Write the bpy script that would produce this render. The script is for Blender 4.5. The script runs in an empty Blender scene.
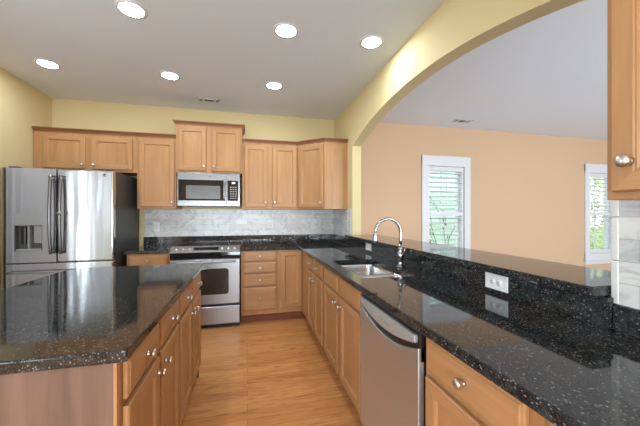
import bpy, bmesh, math, random
from mathutils import Vector, Matrix
random.seed(7)
scene = bpy.context.scene
COL = scene.collection
PI = math.pi

# ------------------------------------------------------------------ camera
CAM_Z, CAM_Y, YAW, FPX, V0 = 1.3147, -4.277, 0.2393, 296.7, 214.24
cd = bpy.data.cameras.new('camera'); cam = bpy.data.objects.new('camera', cd); COL.objects.link(cam)
cam.location = (0, CAM_Y, CAM_Z); cam.rotation_euler = (PI/2, 0, -YAW)
cd.sensor_fit = 'HORIZONTAL'; cd.sensor_width = 36.0; cd.lens = FPX*36.0/640.0
cd.shift_y = (V0-213.0)/640.0; cd.clip_start = 0.02; cd.clip_end = 200
scene.camera = cam

# ------------------------------------------------------------------ world, big lights, exposure
def srgb(r, g, b):
    f = lambda c: (c/255/12.92) if c/255 <= 0.04045 else ((c/255+0.055)/1.055)**2.4
    return (f(r), f(g), f(b), 1.0)
w = bpy.data.worlds.new('sky'); scene.world = w; w.use_nodes = True
bg = w.node_tree.nodes['Background']; bg.inputs[0].default_value = (0.86, 0.93, 1.0, 1); bg.inputs[1].default_value = 2.6

def area(name, loc, rot, sx, sy, power, color):
    d = bpy.data.lights.new(name, 'AREA'); d.shape = 'RECTANGLE'; d.size = sx; d.size_y = sy
    d.energy = power; d.color = color
    o = bpy.data.objects.new(name, d); COL.objects.link(o); o.location = loc; o.rotation_euler = rot
    return o
DAY = (0.80, 0.90, 1.0)
area('daylight_patio_door', (-2.62, -2.68, 1.10), (0, -PI/2, 0), 2.0, 1.4, 55, DAY)              # through the patio door in the left wall
area('added_fill_left', (-2.62, -5.90, 1.45), (0, -PI/2, 0), 1.9, 2.7, 60, DAY)       # added fill at unseen windows of the left wall, behind the camera
area('added_fill_rear', (-0.45, -7.80, 1.10), (PI/2+0.10, 0, 0), 2.9, 0.9, 165, DAY)           # added fill at an unseen rear window, set clear of the microwave's reflection
area('added_fill_family', (4.9, -7.80, 1.45), (PI/2+0.25, 0, 0), 3.6, 1.9, 255, (0.88, 0.94, 1.0))    # added fill for the family room, at an unseen rear window
scene.view_settings.view_transform = 'Standard'; scene.view_settings.look = 'None'
scene.view_settings.gamma = 1.0; scene.view_settings.use_curve_mapping = False
scene.view_settings.exposure = 0.5
LENS_POWER = 92.0
try:
    scene.cycles.max_bounces = 10; scene.cycles.diffuse_bounces = 6; scene.cycles.glossy_bounces = 5
    scene.cycles.transparent_max_bounces = 12
    scene.cycles.sample_clamp_indirect = 4.0; scene.cycles.use_denoising = True
    scene.cycles.caustics_reflective = False; scene.cycles.caustics_refractive = False
except Exception:
    pass

# ------------------------------------------------------------------ materials
def new_mat(name):
    m = bpy.data.materials.new(name); m.use_nodes = True
    nt = m.node_tree; return m, nt, nt.nodes['Principled BSDF']
def node(nt, typ, **kw):
    n = nt.nodes.new(typ)
    for k, v in kw.items():
        setattr(n, k, v)
    return n
def ramp(nt, stops):
    r = node(nt, 'ShaderNodeValToRGB'); e = r.color_ramp.elements
    e[0].position, e[0].color = stops[0]; e[1].position, e[1].color = stops[-1]
    for p, c in stops[1:-1]:
        x = e.new(p); x.color = c
    return r
def coords(nt, scale=(1, 1, 1), rot=(0, 0, 0), rand=False):
    tc = node(nt, 'ShaderNodeTexCoord'); mp = node(nt, 'ShaderNodeMapping')
    mp.inputs['Scale'].default_value = scale; mp.inputs['Rotation'].default_value = rot
    nt.links.new(tc.outputs['Object'], mp.inputs['Vector'])
    if rand:
        oi = node(nt, 'ShaderNodeObjectInfo'); mu = node(nt, 'ShaderNodeMath', operation='MULTIPLY'); mu.inputs[1].default_value = 37.0
        nt.links.new(oi.outputs['Random'], mu.inputs[0]); nt.links.new(mu.outputs[0], mp.inputs['Location'])
    return mp
def plain(name, col, rough=0.6, metal=0.0, spec=0.5, var=0.03, vscale=6.0):
    m, nt, b = new_mat(name)
    mp = coords(nt); nz = node(nt, 'ShaderNodeTexNoise'); nz.inputs['Scale'].default_value = vscale
    nt.links.new(mp.outputs[0], nz.inputs['Vector'])
    lo = tuple(c*(1-var) for c in col[:3])+(1,); hi = tuple(min(1, c*(1+var)) for c in col[:3])+(1,)
    r = ramp(nt, [(0.3, lo), (0.7, hi)]); nt.links.new(nz.outputs['Fac'], r.inputs[0]); nt.links.new(r.outputs[0], b.inputs['Base Color'])
    b.inputs['Roughness'].default_value = rough; b.inputs['Metallic'].default_value = metal; b.inputs['Specular IOR Level'].default_value = spec
    return m
def paint(name, col):
    m, nt, b = new_mat(name); b.inputs['Base Color'].default_value = col; b.inputs['Roughness'].default_value = 0.75
    b.inputs['Specular IOR Level'].default_value = 0.25
    mp = coords(nt); nz = node(nt, 'ShaderNodeTexNoise'); nz.inputs['Scale'].default_value = 160; bp = node(nt, 'ShaderNodeBump')
    bp.inputs['Strength'].default_value = 0.04; bp.inputs['Distance'].default_value = 0.004
    nt.links.new(mp.outputs[0], nz.inputs['Vector']); nt.links.new(nz.outputs['Fac'], bp.inputs['Height']); nt.links.new(bp.outputs[0], b.inputs['Normal'])
    return m
def wood(name, c1, c2, c3, axis='z', rough=0.36):
    m, nt, b = new_mat(name)
    s = {'z': (9, 9, 0.9), 'x': (0.9, 9, 9), 'y': (9, 0.9, 9)}[axis]
    mp = coords(nt, s, rand=True)
    n1 = node(nt, 'ShaderNodeTexNoise'); n1.inputs['Scale'].default_value = 1.3; n1.inputs['Detail'].default_value = 5; n1.inputs['Distortion'].default_value = 1.1
    nt.links.new(mp.outputs[0], n1.inputs['Vector'])
    r = ramp(nt, [(0.28, c1), (0.52, c2), (0.75, c3)]); nt.links.new(n1.outputs['Fac'], r.inputs[0])
    s2 = {'z': (120, 120, 3), 'x': (3, 120, 120), 'y': (120, 3, 120)}[axis]
    mp2 = coords(nt, s2); n2 = node(nt, 'ShaderNodeTexNoise'); n2.inputs['Scale'].default_value = 1.0; n2.inputs['Detail'].default_value = 3
    nt.links.new(mp2.outputs[0], n2.inputs['Vector'])
    r2 = ramp(nt, [(0.3, (0.93, 0.92, 0.91, 1)), (0.6, (1, 1, 1, 1))]); nt.links.new(n2.outputs['Fac'], r2.inputs[0])
    mx = node(nt, 'ShaderNodeMix', data_type='RGBA', blend_type='MULTIPLY'); mx.inputs[0].default_value = 1.0
    nt.links.new(r.outputs[0], mx.inputs[6]); nt.links.new(r2.outputs[0], mx.inputs[7]); nt.links.new(mx.outputs[2], b.inputs['Base Color'])
    b.inputs['Roughness'].default_value = rough; b.inputs['Specular IOR Level'].default_value = 0.4
    return m
MAPLE = (srgb(168, 123, 81), srgb(179, 133, 90), srgb(188, 142, 99))
M = {}
M['wood_v'] = wood('maple_upright_grain', *MAPLE)
M['wood_h'] = wood('maple_level_grain', *MAPLE, axis='x')
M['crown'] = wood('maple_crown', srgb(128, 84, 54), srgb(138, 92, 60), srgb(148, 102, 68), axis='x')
M['shaded_panel_wood'] = wood('end_panel_shaded_wood', srgb(102, 79, 68), srgb(116, 90, 78), srgb(132, 104, 92))  # weaker, cooler light on the island end is put into this wood colour
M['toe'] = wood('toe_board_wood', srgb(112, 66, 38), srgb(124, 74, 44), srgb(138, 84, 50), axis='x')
M['yellow'] = paint('yellow_wall_paint', srgb(218, 200, 154))
M['peach'] = paint('peach_wall_paint', srgb(214, 181, 149))
M['white_ceiling'] = paint('ceiling_paint', srgb(230, 234, 240))
M['kitchen_ceiling'] = paint('kitchen_ceiling_paint', srgb(226, 234, 243))
M['white'] = plain('white_trim_paint', srgb(226, 227, 231), 0.4, var=0.01)
M['plastic'] = plain('white_plastic', srgb(240, 240, 238), 0.35, var=0.01)
M['slot'] = plain('slot_dark', srgb(60, 60, 60), 0.6)
M['chrome'] = plain('polished_chrome', (0.33, 0.33, 0.34, 1), 0.16, metal=1.0, var=0.02)
M['nickel'] = plain('satin_nickel', (0.66, 0.64, 0.60, 1), 0.30, metal=1.0, var=0.02)
M['black_glass'] = plain('black_glass', (0.012, 0.012, 0.013, 1), 0.06, var=0.1)
M['black_plastic'] = plain('black_plastic', (0.012, 0.012, 0.013, 1), 0.35, var=0.1)
M['fridge_side'] = plain('charcoal_enamel', (0.055, 0.053, 0.052, 1), 0.42, var=0.1)
M['vent_grey'] = plain('vent_shadow_grey', srgb(70, 70, 72), 0.6)
M['oven_window'] = plain('smoked_oven_glass', (0.045, 0.036, 0.030, 1), 0.08, var=0.25, vscale=3)
M['mw_window'] = plain('screened_microwave_glass', (0.16, 0.17, 0.17, 1), 0.16, var=0.1)
M['grey_plastic'] = plain('grey_plastic', srgb(150, 152, 152), 0.4, var=0.05)
M['dark_recess'] = plain('dispenser_recess_grey', srgb(84, 84, 84), 0.4, var=0.1)

def steel(name, col=(0.60, 0.60, 0.60, 1), rough=0.27, brush='x', wavy=0.0):
    m, nt, b = new_mat(name)
    s = {'x': (2, 260, 260), 'z': (260, 260, 2)}[brush]
    mp = coords(nt, s); nz = node(nt, 'ShaderNodeTexNoise'); nz.inputs['Scale'].default_value = 1.0; nz.inputs['Detail'].default_value = 2
    nt.links.new(mp.outputs[0], nz.inputs['Vector'])
    r = ramp(nt, [(0.3, (rough*0.85,)*3+(1,)), (0.7, (rough*1.15,)*3+(1,))]); nt.links.new(nz.outputs['Fac'], r.inputs[0])
    nt.links.new(r.outputs[0], b.inputs['Roughness'])
    b.inputs['Base Color'].default_value = col; b.inputs['Metallic'].default_value = 1.0
    if wavy:
        mp2 = coords(nt, (9, 1, 1.0)); n2 = node(nt, 'ShaderNodeTexNoise'); n2.inputs['Scale'].default_value = 1.0; n2.inputs['Detail'].default_value = 1
        nt.links.new(mp2.outputs[0], n2.inputs['Vector'])
        bp = node(nt, 'ShaderNodeBump'); bp.inputs['Strength'].default_value = wavy; bp.inputs['Distance'].default_value = 0.05
        nt.links.new(n2.outputs['Fac'], bp.inputs['Height']); nt.links.new(bp.outputs[0], b.inputs['Normal'])
    return m
M['steel'] = steel('brushed_stainless', (0.43, 0.445, 0.465, 1), 0.36)
M['steel_dw'] = steel('cool_stainless', (0.70, 0.77, 0.84, 1), 0.42)
M['steel_mw'] = steel('microwave_stainless', (0.25, 0.252, 0.255, 1), 0.28)
M['steel_fridge'] = steel('stainless_fridge_door', (0.67, 0.675, 0.68, 1), 0.15, 'z', wavy=0.09)
M['steel_dark'] = steel('dark_stainless', (0.32, 0.32, 0.32, 1), 0.25)
M['steel_handle'] = steel('dark_handle_stainless', (0.20, 0.20, 0.205, 1), 0.3)
M['steel_sink'] = steel('sink_stainless', (0.66, 0.66, 0.66, 1), 0.24)
M['steel_pod'] = plain('silver_control_pod', srgb(176, 180, 180), 0.35, metal=0.4)

def granite():
    m, nt, b = new_mat('black_granite')
    mp = coords(nt)
    nb = node(nt, 'ShaderNodeTexNoise'); nb.inputs['Scale'].default_value = 38; nb.inputs['Detail'].default_value = 5
    nt.links.new(mp.outputs[0], nb.inputs['Vector'])
    rb = ramp(nt, [(0.30, (0.008, 0.009, 0.010, 1)), (0.55, (0.020, 0.022, 0.023, 1)), (0.75, (0.048, 0.050, 0.050, 1))]); nt.links.new(nb.outputs['Fac'], rb.inputs[0])
    prev = rb.outputs[0]
    for scale, lo, hi, col in ((175, 0.82, 0.90, (0.24, 0.24, 0.235, 1)), (330, 0.72, 0.86, (0.13, 0.13, 0.125, 1))):
        v = node(nt, 'ShaderNodeTexVoronoi'); v.inputs['Scale'].default_value = scale
        wp = node(nt, 'ShaderNodeMapping'); wp.inputs['Scale'].default_value = (1.0, 0.75, 1.0); wp.inputs['Rotation'].default_value = (0.3, 0.2, 0.7)
        nt.links.new(mp.outputs[0], wp.inputs['Vector']); nt.links.new(wp.outputs[0], v.inputs['Vector'])
        sx = node(nt, 'ShaderNodeSeparateColor'); nt.links.new(v.outputs['Color'], sx.inputs[0])
        r1 = ramp(nt, [(lo, (0, 0, 0, 1)), (hi, (1, 1, 1, 1))]); nt.links.new(sx.outputs[0], r1.inputs[0])
        r2 = ramp(nt, [(0.25, (1, 1, 1, 1)), (0.48, (0, 0, 0, 1))]); nt.links.new(v.outputs['Distance'], r2.inputs[0])
        mu = node(nt, 'ShaderNodeMath', operation='MULTIPLY'); nt.links.new(r1.outputs[0], mu.inputs[0]); nt.links.new(r2.outputs[0], mu.inputs[1])
        mx = node(nt, 'ShaderNodeMix', data_type='RGBA'); nt.links.new(mu.outputs[0], mx.inputs[0]); nt.links.new(prev, mx.inputs[6]); mx.inputs[7].default_value = col
        prev = mx.outputs[2]
    nt.links.new(prev, b.inputs['Base Color']); b.inputs['Roughness'].default_value = 0.055; b.inputs['Specular IOR Level'].default_value = 0.55
    return m
M['granite'] = granite()

def tile():
    m, nt, b = new_mat('marble_subway_tile')
    tc = node(nt, 'ShaderNodeTexCoord'); sp = node(nt, 'ShaderNodeSeparateXYZ'); cb = node(nt, 'ShaderNodeCombineXYZ')
    nt.links.new(tc.outputs['Object'], sp.inputs[0]); nt.links.new(sp.outputs['X'], cb.inputs[0]); nt.links.new(sp.outputs['Z'], cb.inputs[1])
    br = node(nt, 'ShaderNodeTexBrick'); br.offset = 0.5
    for k, v in (('Scale', 1.0), ('Mortar Size', 0.0016), ('Mortar Smooth', 0.1), ('Brick Width', 0.152), ('Row Height', 0.0762)):
        br.inputs[k].default_value = v
    br.inputs['Color1'].default_value = srgb(226, 224, 220); br.inputs['Color2'].default_value = srgb(204, 203, 202); br.inputs['Mortar'].default_value = srgb(190, 188, 186)
    nt.links.new(cb.outputs[0], br.inputs['Vector'])
    nz = node(nt, 'ShaderNodeTexNoise'); nz.inputs['Scale'].default_value = 7; nz.inputs['Detail'].default_value = 6; nz.inputs['Distortion'].default_value = 2.6
    nt.links.new(cb.outputs[0], nz.inputs['Vector'])
    r = ramp(nt, [(0.36, (0.74, 0.74, 0.76, 1)), (0.47, (0.93, 0.93, 0.94, 1)), (0.62, (1, 1, 1, 1))]); nt.links.new(nz.outputs['Fac'], r.inputs[0])
    mx = node(nt, 'ShaderNodeMix', data_type='RGBA', blend_type='MULTIPLY'); mx.inputs[0].default_value = 1
    nt.links.new(br.outputs['Color'], mx.inputs[6]); nt.links.new(r.outputs[0], mx.inputs[7]); nt.links.new(mx.outputs[2], b.inputs['Base Color'])
    bp = node(nt, 'ShaderNodeBump'); bp.inputs['Strength'].default_value = 0.4; bp.inputs['Distance'].default_value = 0.002; bp.invert = True
    nt.links.new(br.outputs['Fac'], bp.inputs['Height']); nt.links.new(bp.outputs[0], b.inputs['Normal'])
    b.inputs['Roughness'].default_value = 0.25
    return m
M['tile'] = tile()
M['tile_trim'] = plain('marble_trim', srgb(222, 220, 216), 0.25, var=0.06, vscale=12)

def oak_floor():
    m, nt, b = new_mat('oak_floor_boards')
    mp = coords(nt)
    br = node(nt, 'ShaderNodeTexBrick'); br.offset = 0.37; br.offset_frequency = 2
    for k, v in (('Scale', 1.0), ('Mortar Size', 0.0011), ('Mortar Smooth', 0.2), ('Brick Width', 1.35), ('Row Height', 0.083), ('Bias', 0.0)):
        br.inputs[k].default_value = v
    br.inputs['Color1'].default_value = srgb(217, 157, 100); br.inputs['Color2'].default_value = srgb(202, 140, 85); br.inputs['Mortar'].default_value = srgb(140, 90, 50)
    nt.links.new(mp.outputs[0], br.inputs['Vector'])
    mp2 = coords(nt, (1.3, 9.0, 1)); wv = node(nt, 'ShaderNodeTexNoise'); wv.inputs['Scale'].default_value = 2.0; wv.inputs['Detail'].default_value = 6; wv.inputs['Distortion'].default_value = 2.4
    nt.links.new(mp2.outputs[0], wv.inputs['Vector'])
    r = ramp(nt, [(0.34, (0.74, 0.66, 0.58, 1)), (0.46, (0.95, 0.93, 0.90, 1)), (0.62, (1.04, 1.03, 1.0, 1))]); nt.links.new(wv.outputs['Fac'], r.inputs[0])
    mp3 = coords(nt, (4, 150, 1)); n3 = node(nt, 'ShaderNodeTexNoise'); n3.inputs['Scale'].default_value = 1.0; n3.inputs['Detail'].default_value = 3
    nt.links.new(mp3.outputs[0], n3.inputs['Vector'])
    r3 = ramp(nt, [(0.3, (0.86, 0.83, 0.78, 1)), (0.55, (1, 1, 1, 1))]); nt.links.new(n3.outputs['Fac'], r3.inputs[0])
    a = node(nt, 'ShaderNodeMix', data_type='RGBA', blend_type='MULTIPLY'); a.inputs[0].default_value = 1
    nt.links.new(br.outputs['Color'], a.inputs[6]); nt.links.new(r.outputs[0], a.inputs[7])
    c = node(nt, 'ShaderNodeMix', data_type='RGBA', blend_type='MULTIPLY'); c.inputs[0].default_value = 1
    nt.links.new(a.outputs[2], c.inputs[6]); nt.links.new(r3.outputs[0], c.inputs[7]); nt.links.new(c.outputs[2], b.inputs['Base Color'])
    b.inputs['Roughness'].default_value = 0.33; b.inputs['Specular IOR Level'].default_value = 0.45
    return m
M['floor'] = oak_floor()
M['bounce_carpet'] = plain('pale_grey_bounce_carpet', srgb(196, 202, 212), 0.95, spec=0.1, var=0.06, vscale=90)
M['reflection_curtain'] = plain('white_reflection_curtain', srgb(226, 230, 236), 0.85, var=0.04)

def glass():
    m, nt, b = new_mat('window_glass'); nt.nodes.remove(b)
    out = nt.nodes['Material Output']; t = node(nt, 'ShaderNodeBsdfTransparent'); g = node(nt, 'ShaderNodeBsdfGlossy'); g.inputs['Roughness'].default_value = 0.01
    lw = node(nt, 'ShaderNodeLayerWeight'); pw = node(nt, 'ShaderNodeMath', operation='POWER'); pw.inputs[1].default_value = 5.0
    ad = node(nt, 'ShaderNodeMath', operation='MULTIPLY_ADD'); ad.inputs[1].default_value = 0.9; ad.inputs[2].default_value = 0.035
    nt.links.new(lw.outputs['Facing'], pw.inputs[0]); nt.links.new(pw.outputs[0], ad.inputs[0]); mx = node(nt, 'ShaderNodeMixShader')
    t.inputs[0].default_value = (0.96, 0.98, 0.98, 1)
    nt.links.new(ad.outputs[0], mx.inputs[0]); nt.links.new(t.outputs[0], mx.inputs[1]); nt.links.new(g.outputs[0], mx.inputs[2]); nt.links.new(mx.outputs[0], out.inputs[0])
    return m
M['glass'] = glass()
def emit(name, col, s):
    m, nt, b = new_mat(name); b.inputs['Base Color'].default_value = (0.8, 0.8, 0.8, 1)
    b.inputs['Emission Color'].default_value = col; b.inputs['Emission Strength'].default_value = s
    return m
M['lens'] = emit('lit_lamp_lens', (0.86, 0.94, 1.0, 1), LENS_POWER)
M['display'] = emit('lit_display', (0.75, 0.85, 0.9, 1), 0.35)
M['siding'] = plain('teal_lap_siding', srgb(204, 230, 221), 0.7, var=0.04)
M['bark'] = plain('bare_branch_bark', srgb(60, 58, 52), 0.8, var=0.2)
M['leaf'] = plain('leaf_green', srgb(186, 204, 118), 0.6, var=0.35, vscale=2.5)
M['grass'] = plain('lawn_green', srgb(120, 140, 84), 0.9, var=0.2)

# ------------------------------------------------------------------ mesh helpers
class MB:
    def __init__(self): self.bm = bmesh.new()
    def _end(self, faces, mat, smooth=False):
        for f in faces: f.material_index = mat; f.smooth = smooth
    def box(self, x0, x1, y0, y1, z0, z1, mat=0, bev=0.0, seg=2):
        t = bmesh.new(); bmesh.ops.create_cube(t, size=1.0)
        for v in t.verts: v.co = Vector(((x0+x1)/2+v.co.x*(x1-x0), (y0+y1)/2+v.co.y*(y1-y0), (z0+z1)/2+v.co.z*(z1-z0)))
        if bev: bmesh.ops.bevel(t, geom=t.edges[:], offset=bev, segments=seg, affect='EDGES', profile=0.5)
        self.merge(t, mat, False); return self
    def merge(self, t, mat=0, smooth=False, mtx=None):
        if mtx: bmesh.ops.transform(t, matrix=mtx, verts=t.verts[:])
        me = bpy.data.meshes.new('tmp'); 
        for f in t.faces: f.material_index = mat; f.smooth = smooth
        t.to_mesh(me); t.free(); self.bm.from_mesh(me); bpy.data.meshes.remove(me)
    def prism(self, poly, z0, z1, mat=0, bev=0.0, axes='xyz', seg=2):
        """poly of (a,b) extruded z0..z1; axes names where a, b and the extrusion go."""
        t = bmesh.new()
        def P(a, b, c):
            d = dict(zip(axes, (a, b, c))); return Vector((d['x'], d['y'], d['z']))
        lo = [t.verts.new(P(a, b, z0)) for a, b in poly]; hi = [t.verts.new(P(a, b, z1)) for a, b in poly]
        n = len(poly); t.faces.new(lo); t.faces.new(hi)
        for i in range(n): t.faces.new((lo[i], lo[(i+1) % n], hi[(i+1) % n], hi[i]))
        bmesh.ops.recalc_face_normals(t, faces=t.faces[:])
        if bev:
            bmesh.ops.bevel(t, geom=[e for e in t.edges if len(e.link_faces) == 2 and e.calc_face_angle(0) > 0.6], offset=bev, segments=seg, affect='EDGES', profile=0.5)
        self.merge(t, mat); return self
    def lathe(self, prof, origin=(0, 0, 0), axis=(0, 0, 1), n=16, mat=0, smooth=True):
        t = bmesh.new(); rings = []
        for r, h in prof:
            if r < 1e-6: rings.append([t.verts.new((0, 0, h))])
            else: rings.append([t.verts.new((r*math.cos(2*PI*i/n), r*math.sin(2*PI*i/n), h)) for i in range(n)])
        for a, b in zip(rings[:-1], rings[1:]):
            for i in range(n):
                j = (i+1) % n
                if len(a) == 1 and len(b) == 1: continue
                if len(a) == 1: t.faces.new((a[0], b[i], b[j]))
                elif len(b) == 1: t.faces.new((a[i], b[0], a[j]))
                else: t.faces.new((a[i], a[j], b[j], b[i]))
        bmesh.ops.recalc_face_normals(t, faces=t.faces[:])
        q = Vector((0, 0, 1)).rotation_difference(Vector(axis)).to_matrix().to_4x4()
        self.merge(t, mat, smooth, Matrix.Translation(origin) @ q); return self
    def tube(self, pts, rad, n=10, mat=0):
        pts = [Vector(p) for p in pts]; rs = rad if isinstance(rad, (list, tuple)) else [rad]*len(pts)
        t = bmesh.new(); rings = []; up = Vector((0.13, 0.31, 0.94)).normalized()
        for i, p in enumerate(pts):
            d = (pts[min(i+1, len(pts)-1)]-pts[max(i-1, 0)]).normalized()
            u = (up-d*up.dot(d)).normalized(); v = d.cross(u); up = u
            rings.append([t.verts.new(p+(u*math.cos(2*PI*k/n)+v*math.sin(2*PI*k/n))*rs[i]) for k in range(n)])
        for a, b in zip(rings[:-1], rings[1:]):
            for i in range(n): t.faces.new((a[i], a[(i+1) % n], b[(i+1) % n], b[i]))
        t.faces.new(rings[0]); t.faces.new(rings[-1]); bmesh.ops.recalc_face_normals(t, faces=t.faces[:])
        self.merge(t, mat, True); return self
    def panel(self, x0, x1, z0, z1, rings, mat_v=0, mat_h=1):
        """concentric rectangles in the xz plane; rings of (inset, y); last one is closed, first one is the back."""
        t = bmesh.new(); L = []
        for i, y in rings:
            L.append([t.verts.new(c) for c in ((x0+i, y, z0+i), (x1-i, y, z0+i), (x1-i, y, z1-i), (x0+i, y, z1-i))])
        fs = []
        for a, b in zip(L[:-1], L[1:]):
            for k in range(4):
                f = t.faces.new((a[k], a[(k+1) % 4], b[(k+1) % 4], b[k])); fs.append((f, mat_h if k in (0, 2) else mat_v))
        fs.append((t.faces.new(L[-1]), mat_v)); fs.append((t.faces.new(L[0]), mat_v))
        for f, mi in fs: f.material_index = mi
        bmesh.ops.recalc_face_normals(t, faces=t.faces[:])
        me = bpy.data.meshes.new('tmp'); t.to_mesh(me); t.free(); self.bm.from_mesh(me); bpy.data.meshes.remove(me); return self
    def build(self, name, mats, parent=None):
        me = bpy.data.meshes.new(name); self.bm.to_mesh(me); self.bm.free()
        for m in (mats if isinstance(mats, (list, tuple)) else [mats]): me.materials.append(M[m] if isinstance(m, str) else m)
        o = bpy.data.objects.new(name, me); COL.objects.link(o)
        if parent: o.parent = parent
        return o
def tag(o, label=None, cat=None, group=None, kind=None):
    if label: o['label'] = label
    if cat: o['category'] = cat
    if group: o['group'] = group
    if kind: o['kind'] = kind
    return o
def thing(name, label, cat, loc=(0, 0, 0), rz=0.0, group=None):
    o = bpy.data.objects.new(name, None); COL.objects.link(o); o.location = loc; o.rotation_euler = (0, 0, rz); o.empty_display_size = 0.1
    return tag(o, label, cat, group)
def struct(name, mb, mats, parent=None):
    o = mb.build(name, mats, parent)
    if not parent: tag(o, kind='structure')
    return o
def copy_tree(o, parent=None):
    c = o.copy(); COL.objects.link(c)
    if parent: c.parent = parent
    for ch in list(o.children): copy_tree(ch, c)
    return c

# ------------------------------------------------------------------ room shell
XL, XR, ZC, TW = -2.31, 1.26, 2.726, 0.115
YR = -7.6; XF = 9.0; YF = -0.08           # rear wall, family room right wall, family room far wall
struct('floor', MB().box(XL-0.15, XR+TW/2, YR-0.15, 0.15, -0.1, 0), 'floor')
struct('floor_family', MB().box(XR+TW/2, XF+0.15, YR-0.15, 0.15, -0.1, 0), 'bounce_carpet')  # unseen floor, made pale carpet to bounce neutral light onto the ceiling
struct('ceiling', MB().box(XL-0.15, XR+TW/2, YR-0.15, 0.15, ZC, ZC+0.12), 'kitchen_ceiling')
struct('ceiling_family', MB().box(XR+TW/2, XF+0.15, YR-0.15, 0.15, ZC, ZC+0.12), 'white_ceiling')
struct('wall_back', MB().box(XL-0.15, XR+TW/2, 0.0, 0.15, 0, ZC), 'yellow')

def wall_with_holes(name, axis, a0, a1, t0, t1, holes, mat):
    """wall along an axis ('x' or 'y') from a0 to a1, thickness t0..t1, holes (h0,h1,z0,z1) left open."""
    mb = MB()
    def bx(p0, p1, z0, z1):
        if p1-p0 < 1e-4 or z1-z0 < 1e-4: return
        if axis == 'x': mb.box(p0, p1, t0, t1, z0, z1)
        else: mb.box(t0, t1, p0, p1, z0, z1)
    cur = a0
    for h0, h1, z0, z1 in sorted(holes):
        bx(cur, h0, 0, ZC); bx(h0, h1, 0, z0); bx(h0, h1, z1, ZC); cur = h1
    bx(cur, a1, 0, ZC)
    return struct(name, mb, mat)
W1 = (2.80, 3.47, 0.58, 2.09); W2 = (6.20, 6.87, 0.58, 2.09)
wall_with_holes('wall_far', 'x', XR+TW/2, XF, YF, YF+0.20, [W1, W2], 'peach')
wall_with_holes('wall_left', 'y', YR, 0.0, XL-0.15, XL, [(-3.42, -1.94, 0.0, 2.12), (-7.3, -4.5, 0.5, 2.4)], 'yellow')
wall_with_holes('wall_rear', 'x', XL-0.15, XF+0.15, YR-0.15, YR, [(-1.9, 1.0, 0.65, 1.55), (3.1, 6.7, 0.5, 2.4)], 'peach')
struct('wall_family_right', MB().box(XF, XF+0.15, YR, YF+0.2, 0, ZC), 'peach')

# the arched wall between the kitchen and the family room: kitchen face yellow, family face peach
AC_Y, AC_Z, AR, YA, YB, ZB = -2.152, -1.815, 4.197, -0.805, -3.50, 1.020
mb = MB(); bm = mb.bm
def arch_wall():
    N = 40
    arc = [(YA+(YB-YA)*i/N) for i in range(N+1)]; arc = [(y, AC_Z+math.sqrt(AR*AR-(y-AC_Y)**2)) for y in arc]
    for x0, x1, m_ in ((XR, XR+TW, 0),):
        t = bmesh.new()
        def quad(pts, mi):
            f = t.faces.new([t.verts.new(p) for p in pts]); f.material_index = mi
        for (ya, za), (yb, zb) in zip(arc[:-1], arc[1:]):
            quad([(x0, ya, za), (x0, yb, zb), (x0, yb, ZC), (x0, ya, ZC)], 0)
            quad([(x1, ya, za), (x1, yb, zb), (x1, yb, ZC), (x1, ya, ZC)], 1)
            quad([(x0, ya, za), (x1, ya, za), (x1, yb, zb), (x0, yb, zb)], 0)
        for x, mi in ((x0, 0), (x1, 1)):
            quad([(x, 0, 0), (x, YA, 0), (x, YA, ZC), (x, 0, ZC)], mi)
            quad([(x, YA, 0), (x, YB, 0), (x, YB, ZB), (x, YA, ZB)], mi)
            quad([(x, YB, 0), (x, YR, 0), (x, YR, ZC), (x, YB, ZC)], mi)
        quad([(x0, YA, ZB), (x1, YA, ZB), (x1, YB, ZB), (x0, YB, ZB)], 0)
        quad([(x0, YA, ZB), (x1, YA, ZB), (x1, YA, arc[0][1]), (x0, YA, arc[0][1])], 0)
        quad([(x0, YB, ZB), (x1, YB, ZB), (x1, YB, arc[-1][1]), (x0, YB, arc[-1][1])], 0)
        bmesh.ops.remove_doubles(t, verts=t.verts[:], dist=1e-5); bmesh.ops.recalc_face_normals(t, faces=t.faces[:])
        me = bpy.data.meshes.new('tmp'); t.to_mesh(me); t.free(); bm.from_mesh(me); bpy.data.meshes.remove(me)
arch_wall()
struct('wall_right', mb, ['yellow', 'peach'])

# patio door in the left wall (shows in the steel), and unseen windows added behind the camera to light the room
def glazed(name, axis, a0, a1, z0, z1, t, nx, nz, depth=0.10, bar=0.045):
    o = bpy.data.objects.new(name, None); COL.objects.link(o); tag(o, kind='structure')
    f = MB(); g = MB()
    def bx(m_, p0, p1, q0, q1, d0, d1):
        if axis == 'x': m_.box(p0, p1, t+d0, t+d1, q0, q1)
        else: m_.box(t+d0, t+d1, p0, p1, q0, q1)
    for i in range(nx+1):
        c = a0+(a1-a0)*i/nx; wd = bar if 0 < i < nx else bar*1.2
        bx(f, max(a0, c-wd), min(a1, c+wd), z0, z1, -depth/2, depth/2)
    for i in range(nz+1):
        c = z0+(z1-z0)*i/nz; wd = bar if i in (0, nz) else bar*0.4
        bx(f, a0, a1, max(z0, c-wd), min(z1, c+wd), -depth/2+0.01, depth/2-0.01)
    bx(g, a0+bar, a1-bar, z0+bar, z1-bar, -0.004, 0.004)
    f.build('window_frame', 'white', o); g.build('pane', 'glass', o)
    return o
pd = glazed('door_1', 'y', -3.42, -1.94, 0.0, 2.12, XL-0.08, 2, 1, bar=0.06)
def added_drape(y0, y1, folds):  # unseen curtains added so the fridge doors mirror grey with bright stripes
    n = folds*10; f = [(XL+0.020+0.010*math.sin(2*PI*k/10), y0+(y1-y0)*k/n) for k in range(n+1)]
    MB().prism(f+[(x-0.006, y) for x, y in reversed(f)], 0.02, 2.26).build('added_door_curtain', 'reflection_curtain', pd)
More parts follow.
